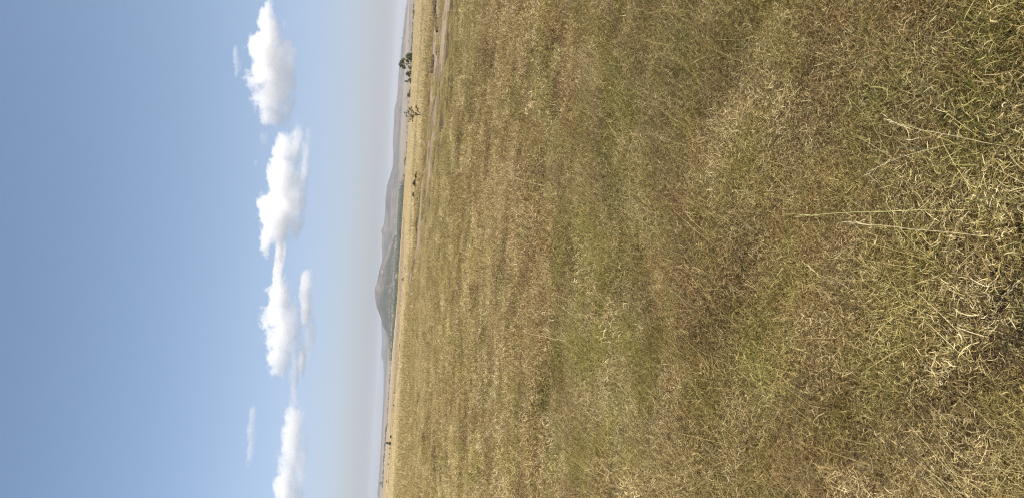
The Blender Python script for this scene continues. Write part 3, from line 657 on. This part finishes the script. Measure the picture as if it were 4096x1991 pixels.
belt([(1659, 5), (1656, 60), (1653.5, 120), (1651, 170), (1648, 215)], 56, 3.5, 7.5, 'small hazy tree in the nearer line of trees by the red roofed house', 'nearer tree line on the right of the plain')
belt([(1643, 0), (1641, 60), (1639, 120), (1638, 175)], 40, 2.4, 4.4, 'tiny hazy tree in the farther line at the foot of the right hills', 'farther tree line on the right of the plain', .6)
belt([(1639, 400), (1635, 440), (1631, 505), (1629.5, 560), (1629, 640)], 40, 3, 6, 'small hazy tree in the dark line behind the bare sapling', 'tree line behind the sapling', 1)
belt([(1625, 600), (1622, 680), (1618, 740), (1613, 800)], 40, 3, 7, 'small hazy tree among the houses under the long slope', 'trees among the far houses', 3)
belt([(1553, 1690), (1548, 1720), (1543, 1780), (1539, 1840), (1536.5, 1890), (1534, 1945), (1531, 1965)], 64, 4, 8, 'small grey green tree in the long belt on the plain at the left', 'left tree belt on the plain', .8)
belt([(1566, 1440), (1563, 1480), (1559, 1560), (1555, 1620), (1552, 1680)], 44, 3, 5.5, 'tiny tree in the dark line under the far flat hills', 'middle tree line', 1.2)
far_tree(1533, 1932, 14, 'largest bushy grey green tree at the left end of the far tree belt', None, 3)
far_tree(1629, 393, 5, 'lone small tree over the dark line near the bushes', None, 0)
# single trees on the skyline of the hills
for i, (px, py, h_, lb) in enumerate([(1625, 37, 4, 'tiny tree on the skyline of the right hills, nearest the frame edge'), (1611, 152, 4.5, 'tiny skyline tree straight over the dense green tree'), (1590, 386, 4, 'tiny clump tree on the skyline where the right hills dip'),
                                       (1529, 1042, 2.5, 'tiny tree at the notch right of the main hill'), (1518, 1083, 3, 'tiny tree half way up the right shoulder of the main hill'), (1509, 1230, 3.5, 'tiny tree on the left shoulder of the main hill'), (1538, 1313, 3, 'tiny tree at the left foot of the main hill'), (1523, 1805, 2.4, 'tiny tree on the far left horizon')]):
    a, e_ = az_el(px, py); D = {0: 5200, 1: 5200, 2: 5200, 3: 4000, 4: 4000, 5: 4000, 6: 4000, 7: 8400}[i]
    xx, yy = D * math.sin(a), D * math.cos(a); far_tree(px, py, h_, lb, None, 0, pos=(Vector((xx, yy, H(xx, yy) - .3)), D))
# the far wood on the foot of the hill: one mass
def far_wood():
    V, Fc = [], []; r = np.random.default_rng(5); base = MB(); rr = random.Random(8); n = 0
    while n < 1500:
        py = rr.uniform(720, 1440); lo_ = np.interp(py, [720, 860, 1000, 1200, 1300, 1440], [1606, 1592, 1578, 1577, 1572, 1564]); hi_ = np.interp(py, [720, 860, 1000, 1200, 1300, 1440], [1620, 1611, 1602, 1590, 1582, 1570])
        px = lo_ + (hi_ - lo_) * rr.random() ** .7
        a, e_ = az_el(px, py)
        D = 1500 + 1500 * rr.random() ** 1.2 if rr.random() < .75 else rr.uniform(1350, 1700)
        xx, yy = D * math.sin(a), D * math.cos(a)
        if rr.random() > min(1, (py - 700) / 170, (1450 - py) / 90): continue
        if fbm(np.array([xx]), np.array([yy]), 140, 2, 12)[0] < .45: continue
        n += 1; c = Vector((xx, yy, H(xx, yy) + 2)); rd = rr.uniform(1.8, 4.2)
        for k in range(3): leaf_cloud(base, c + Vector((rr.uniform(-3, 3), rr.uniform(-3, 3), rr.uniform(-.5, 1.5))), rd, 9, rd * .42, rr, .7)
    o = base.build('far_wood', M_LEAFD); tag(o, 'hazy blue green woodland and hedges on the foot of the hills', 'wood', kind='stuff')
far_wood()

# ------------------------------------------------------------------ far buildings
M_WHITE = simple('white_wall', (.78, .78, .75), .06, .5, .8); M_ROOFR = simple('red_roof', (.36, .14, .10), .25, .8, .8); M_ROOFG = simple('grey_roof', (.42, .42, .42), .2, .5, .6)
M_DARK = simple('window_dark', (.05, .055, .06), .2, 1, .3); M_SHEET = simple('greenhouse_sheet', (.66, .74, .70), .08, .3, .5)
def house(px, py, wpx, hpx, roofm, label, wallm=M_WHITE, dist=None, flat=False, name='house'):
    p, D = hit(px, py, 700) if dist is None else (place(px, py, dist), dist)
    s = D / FPX; w, h = wpx * s, hpx * s; dp = max(w * .6, 4)
    e = bpy.data.objects.new(name, None); COL.objects.link(e); e.location = p; e.rotation_euler.z = -math.atan2(p.x, p.y) + .15
    MB().box(-w / 2, w / 2, -dp / 2, dp / 2, -1.0, h * .62).build('wall', wallm, e)
    rb = MB(); z0, z1, o = h * .62, h * (.7 if flat else 1.0), w * .04
    if flat: rb.box(-w / 2 - o, w / 2 + o, -dp / 2 - o, dp / 2 + o, z0 + .003, z1)
    else: rb.add([(-w/2-o, -dp/2-o, z0+.003), (w/2+o, -dp/2-o, z0+.003), (w/2+o, dp/2+o, z0+.003), (-w/2-o, dp/2+o, z0+.003), (-w/2-o, 0, z1), (w/2+o, 0, z1)], [(0, 1, 5, 4), (2, 3, 4, 5), (0, 4, 3), (1, 2, 5), (0, 3, 2, 1)])
    rb.build('roof', roofm, e)
    db = MB().box(-.5, .5, -dp / 2 - .05, -dp / 2 + .05, -.9, h * .40); db.build('door', M_DARK, e)
    for k in (-1, 1): MB().box(k * w * .3 - w * .07, k * w * .3 + w * .07, -dp / 2 - .05, -dp / 2 + .05, h * .2, h * .45).build('window', M_DARK, e)
    tag(e, label, 'house'); return e
house(1658, 87, 6, 5, M_ROOFR, 'white house with a dull red roof in the nearer tree line on the right')
house(1621, 667, 6, 6, M_ROOFG, 'white house among the small trees under the long slope')
house(1613, 737, 5, 3, M_ROOFG, 'small pale house half hidden in the wood under the long slope')
house(1569.5, 1089, 9, 3.6, M_WHITE, 'long white building alone on the lower slope of the main hill', dist=3300, flat=True)
house(1556, 1518, 22, 3.0, M_ROOFG, 'long low pale shed over the middle tree line', dist=2900, flat=True)
house(1556.5, 1489, 5, 3.2, M_ROOFG, 'small pale house right of the long low shed', dist=2900)
house(1537.5, 1841, 25, 4.4, M_SHEET, 'long low greenhouse with a pale green roof behind the left tree belt', wallm=M_SHEET, dist=2900, flat=True, name='greenhouse')

# ------------------------------------------------------------------ clouds: closed lumpy volumes far above the haze
def cloud(name, D, puffs, dens, label, nscale=1.0, edge=.32, flatten=True):
    """puffs: (px, py, half size along the image's x = height, half size along y = width)"""
    cx_ = sum(p[0] for p in puffs) / len(puffs); cy_ = sum(p[1] for p in puffs) / len(puffs)
    r = ray(cx_, cy_); q = math.hypot(r.x, r.y); az = math.atan2(r.x, r.y); base = Vector((r.x / q * D, r.y / q * D, EYE + r.z / q * D)); s = D / q / FPX
    L_ = []
    for px, py, ax, ay in puffs:
        d_ = ray(px, py); qq = math.hypot(d_.x, d_.y); a2 = math.atan2(d_.x, d_.y)
        L_.append((D * math.tan(a2 - az), random.uniform(-.35, .35) * ay * s, EYE + d_.z / qq * D - base.z, ay * s, max(ay * .8, ax) * s, ax * s))
    bm = bmesh.new()
    for (x_, y_, z_, a_, b_, c_) in L_:
        g = 1.32
        bmesh.ops.create_icosphere(bm, subdivisions=3, radius=1, matrix=Matrix.Translation((x_, y_, z_)) @ Matrix.Diagonal((a_ * g, b_ * g, c_ * g, 1)))
    me = bpy.data.meshes.new(name); bm.to_mesh(me); bm.free()
    o = link(name, me); o.location = base; o.rotation_euler.z = -az
    rm = o.modifiers.new('r', 'REMESH'); rm.mode = 'VOXEL'; rm.voxel_size = max(12, D / 700); bpy.context.view_layer.update()
    dg = bpy.context.evaluated_depsgraph_get(); me2 = bpy.data.meshes.new_from_object(o.evaluated_get(dg)); o.modifiers.clear(); o.data = me2
    m, t = mat('cloud_vapour'); N = NT(t); P = N.n("ShaderNodeTexCoord").outputs['Object']
    fs = []
    for (x_, y_, z_, a_, b_, c_) in L_:
        v = N.vmath('MULTIPLY', N.vmath('SUBTRACT', P, (x_, y_, z_)), (1 / a_, 1 / b_, 1 / c_)); fs.append(N.math('SUBTRACT', 1.0, N.vmath('LENGTH', v)))
    f = fs[0]
    for g in fs[1:]:
        f = N.math('SMOOTH_MAX', f, g, .18)
    st = N.n("ShaderNodeMapping", {'Vector': P, 'Scale': (1, 1, 1.5)}).outputs[0]
    n1 = N.noise(st, nscale / 230.0, 7, .66)
    st2 = N.n("ShaderNodeMapping", {'Vector': P, 'Scale': (.35, .8, 2.4)}).outputs[0]
    n2 = N.noise(st2, nscale / 300.0, 4, .6); zz = N.n("ShaderNodeSeparateXYZ", {0: P}).outputs[2]; zmid = sum(l[2] for l in L_) / len(L_); zr = max(l[5] for l in L_)
    low = N.rng(zz, zmid + .5 * zr, zmid - .7 * zr)
    nn = N.math('ADD', N.math('ADD', N.math('MULTIPLY', N.math('SUBTRACT', n1, .5), 2.5), N.math('MULTIPLY', N.math('SUBTRACT', N.noise(P, nscale / 60.0, 4, .7), .5), 1.1)), N.math('MULTIPLY', N.math('MULTIPLY', N.math('SUBTRACT', n2, .5), 1.6), low))
    dn = N.math('ADD', f, nn)
    dn = N.math('MULTIPLY', N.rng(dn, 0.02, edge, 0, dens), N.math('SUBTRACT', 1.0, N.math('MULTIPLY', low, .72)))
    sc_ = N.n("ShaderNodeVolumeScatter", {'Color': (.972, .978, .988, 1), 'Density': dn, 'Anisotropy': .2})
    N.n("ShaderNodeOutputMaterial", {'Volume': sc_.outputs[0]}); m.cycles.volume_step_rate = .14 if hasattr(m.cycles, 'volume_step_rate') else 1
    me2.materials.clear(); me2.materials.append(m); tag(o, label, 'cloud', 'clouds in a row low in the sky')
cloud('cloud', 8500, [(1070, 110, 42, 70), (1062, 200, 70, 85), (1075, 290, 78, 95), (1085, 380, 72, 80), (1095, 455, 50, 50), (1078, 40, 20, 45), (1120, 290, 45, 150)], .011, 'large bright cumulus cloud, rightmost of the row')
cloud('cloud', 10500, [(1145, 600, 60, 60), (1110, 680, 55, 60), (1150, 740, 75, 110), (1075, 830, 40, 80), (1120, 860, 60, 110), (1170, 820, 50, 120), (1190, 560, 22, 80), (1058, 960, 22, 70), (1120, 990, 15, 90), (1225, 640, 14, 110)], .009, 'broad white cloud with a ragged grey left end, second from the right')
cloud('cloud', 12500, [(1122, 1185, 48, 75), (1092, 1265, 52, 60), (1130, 1340, 66, 90), (1118, 1435, 48, 65), (1152, 1290, 42, 115), (1110, 1100, 16, 90), (1130, 1010, 14, 60), (1175, 1520, 16, 100)], .008, 'middle cumulus cloud with a bright rounded top')
cloud('cloud', 12500, [(1225, 1150, 27, 75), (1232, 1235, 25, 90), (1242, 1350, 18, 90), (1208, 1440, 14, 70)], .005, 'thin flat grey cloud lying just below the middle cumulus')
cloud('cloud', 12500, [(1162, 1700, 38, 75), (1170, 1780, 50, 95), (1188, 1690, 34, 70), (1155, 1860, 46, 65), (1205, 1850, 20, 90)], 0.0055, 'soft grey cloud with a flat base left of the middle cumulus')
cloud('cloud', 12000, [(1140, 1950, 48, 60), (1150, 2030, 60, 80), (1120, 1925, 20, 30), (1175, 2000, 30, 90)], .009, 'bright white cloud cut by the left frame edge')
cloud('cloud', 9000, [(1012, 1660, 12, 45), (1008, 1730, 17, 55), (1000, 1800, 14, 50)], .0045, 'faint wispy strip of cloud high above the grey one', 1.6)
cloud('cloud', 8500, [(945, 215, 10, 25), (950, 255, 13, 35), (945, 290, 8, 20)], .005, 'small faint wisp of cloud above the largest cumulus', 2)
cloud('cloud', 9500, [(1060, 555, 16, 30), (1024, 650, 8, 14)], .005, 'tiny faint wisp of cloud between the two largest ones', 2)

# ------------------------------------------------------------------ haze
hb = MB().box(-15500, 15500, -15500, 15500, -40, 135).build('haze', None); tag(hb, kind='stuff')
m, t = mat('haze'); N = NT(t)
pv = N.n("ShaderNodeVolumePrincipled", {'Color': (.84, .885, .965, 1), 'Density': 0.85e-4, 'Anisotropy': .15})
N.n("ShaderNodeOutputMaterial", {'Volume': pv.outputs[0]}); m.cycles.homogeneous_volume = True
hb.data.materials.append(m); hb.display_type = 'WIRE'
